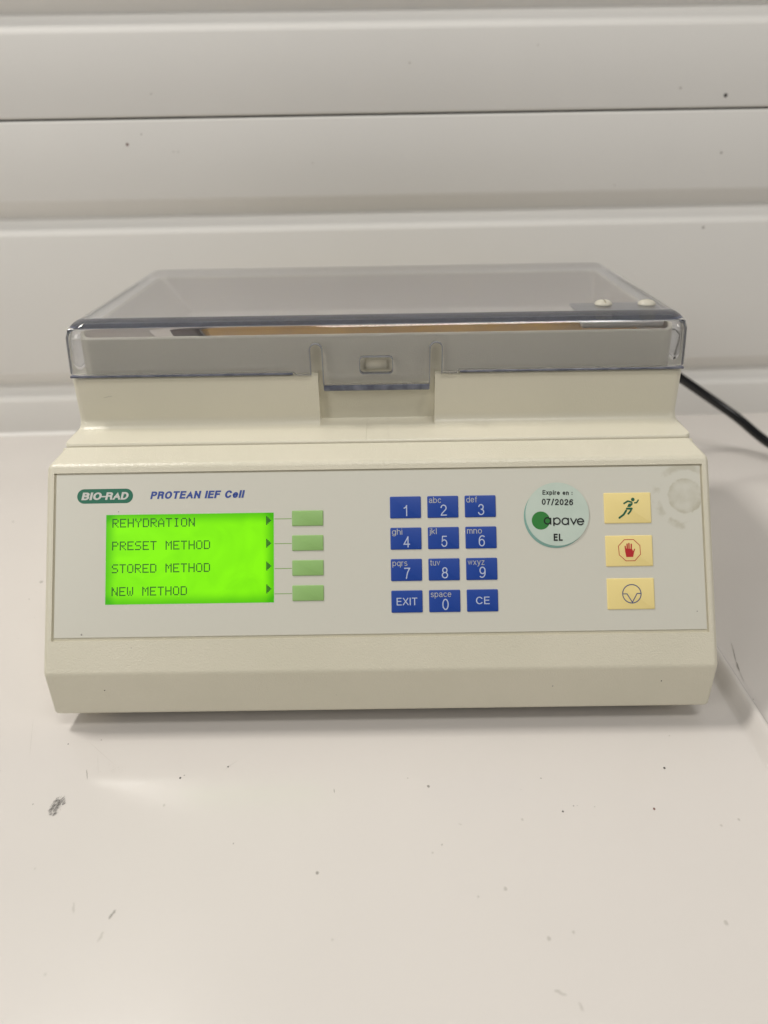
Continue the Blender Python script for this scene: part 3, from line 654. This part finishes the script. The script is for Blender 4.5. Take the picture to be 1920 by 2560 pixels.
# white block and grey pad under the lid, held by two slotted nylon screws
bm = box_bm(.0985, .1385, .0985, .1195, .1466, .1512, .0012, 3); link('clamp_block', to_mesh(bm, 'clamp_block'), M['block'], lid)
bm = box_bm(.0975, .1390, .1000, .1215, .1513, .1527, .0005, 2); link('pad', to_mesh(bm, 'pad'), M['pad'], lid)
prof = [(0, .0026), (.0015, .00255), (.0028, .0021), (.0038, .0012), (.0043, .0004), (.0043, 0), (0, 0)]
bm = bmesh.new(); n = 32; rings = []
for r, z in prof[1:-1]: rings.append([bm.verts.new((r*math.cos(2*math.pi*k/n), r*math.sin(2*math.pi*k/n), z)) for k in range(n)])
for a, b in zip(rings, rings[1:]):
    for i in range(n): j = (i+1) % n; bm.faces.new((a[i], a[j], b[j], b[i]))
bm.faces.new(rings[0]); bm.faces.new(rings[-1][::-1]); fix(bm)
smesh = to_mesh(bm, 'screw', 35); cs = to_mesh(box_bm(-.00045, .00045, -.006, .006, .0013, .004), 'c', 0)
smesh = boolean(smesh, [cs], 35); smesh.materials.append(M['nylon'])
for v_ in smesh.vertices: v_.co.z *= .82
for x, y, a in ((.1120, .1125, .02), (.1330, .1115, 1.15)):
    link('screw', smesh, None, lid, Matrix.Translation((x, y, .15645)) @ Matrix.Rotation(a, 4, 'Z'))

for nm in (lid, rear, housing):
    wn = nm.modifiers.new('weighted_normal', 'WEIGHTED_NORMAL'); wn.keep_sharp = True; wn.weight = 90
# grey strips, refraction darkness painted in, round slots and window, proud of the sheet
def edge_strip(pts, t, name, closed=False):
    n = len(pts); P_ = [Vector(p) for p in pts]; A = []; B = []
    for i in range(n):
        a = (P_[i]-P_[i-1]) if (i or closed) else (P_[1]-P_[0]); b = (P_[(i+1) % n]-P_[i]) if (i < n-1 or closed) else a
        d = (a.normalized()+b.normalized()).normalized(); m_ = Vector((-d.y, d.x))*t/2; A.append(P_[i]+m_); B.append(P_[i]-m_)
    bm = bmesh.new(); y0, y1 = .0885, .0912
    R_ = [[bm.verts.new((q_.x, y, q_.y)) for q_ in L_] for L_, y in ((A, y0), (B, y0), (B, y1), (A, y1))]
    for i in range(n if closed else n-1):
        j = (i+1) % n
        for k in range(4): bm.faces.new((R_[k][i], R_[k][j], R_[(k+1) % 4][j], R_[(k+1) % 4][i]))
    if not closed:
        for i in (0, n-1): bm.faces.new([R_[k][i] for k in range(4)])
    fix(bm); return link(name, to_mesh(bm, name, 40), M['edge_shade_pale'], lid)
for s_ in (-1, 1):
    pts = [(s_*.0315, .1306), (s_*.0315, .1424)]+[(s_*(.02855+.00295*math.cos(math.radians(a))), .1424+.00295*math.sin(math.radians(a))) for a in range(15, 180, 15)]+[(s_*.0256, .1424), (s_*.0256, .1254)]
    edge_strip(pts, .00045, 'slot_edge_shade')
edge_strip([(x, z) for x, z in rr(-.0079, .0079, .1306, .1388, .0018, 5)], .0004, 'window_edge_shade', True)

# ------------------------------------------------------------------ power cable
def tube(pts, r, n=16, sub=10):
    P_ = [Vector(p) for p in pts]; path = []
    for i in range(len(P_)-1):
        p0 = P_[max(i-1, 0)]; p1 = P_[i]; p2 = P_[i+1]; p3 = P_[min(i+2, len(P_)-1)]
        for k in range(sub):
            t = k/sub; path.append(.5*((2*p1)+(-p0+p2)*t+(2*p0-5*p1+4*p2-p3)*t*t+(-p0+3*p1-3*p2+p3)*t**3))
    path.append(P_[-1]); bm = bmesh.new(); rings = []; up = Vector((0, 0, 1))
    for i, p in enumerate(path):
        t = (path[min(i+1, len(path)-1)]-path[max(i-1, 0)]).normalized(); s = t.cross(up).normalized(); u = s.cross(t)
        rings.append([bm.verts.new(p+r*(math.cos(2*math.pi*k/n)*s+math.sin(2*math.pi*k/n)*u)) for k in range(n)])
    for a, b in zip(rings, rings[1:]):
        for i in range(n): j = (i+1) % n; bm.faces.new((a[i], a[j], b[j], b[i]))
    bm.faces.new(rings[0]); bm.faces.new(rings[-1]); fix(bm); return bm
CR = .0036
cable = tube([(.10, .246, .085), (.13, .272, .098), (.175, .292, .087), (.218, .298, .068), (.2385, .300, .0555), (.2625, .300, .0400), (.2865, .294, .0245), (.312, .277, .0065), (.345, .25, -.004), (.42, .20, FZ+CR), (.60, .16, FZ+CR)], CR)
me = to_mesh(cable, 'power_cable', 60); me.transform(Matrix.Translation((-.3, -.28, -FZ)))
o = link('power_cable', me, M['cable'], None, Matrix.Translation((.3, .28, FZ)), label='black power cable curving down from behind the instrument to the right', category='cable')
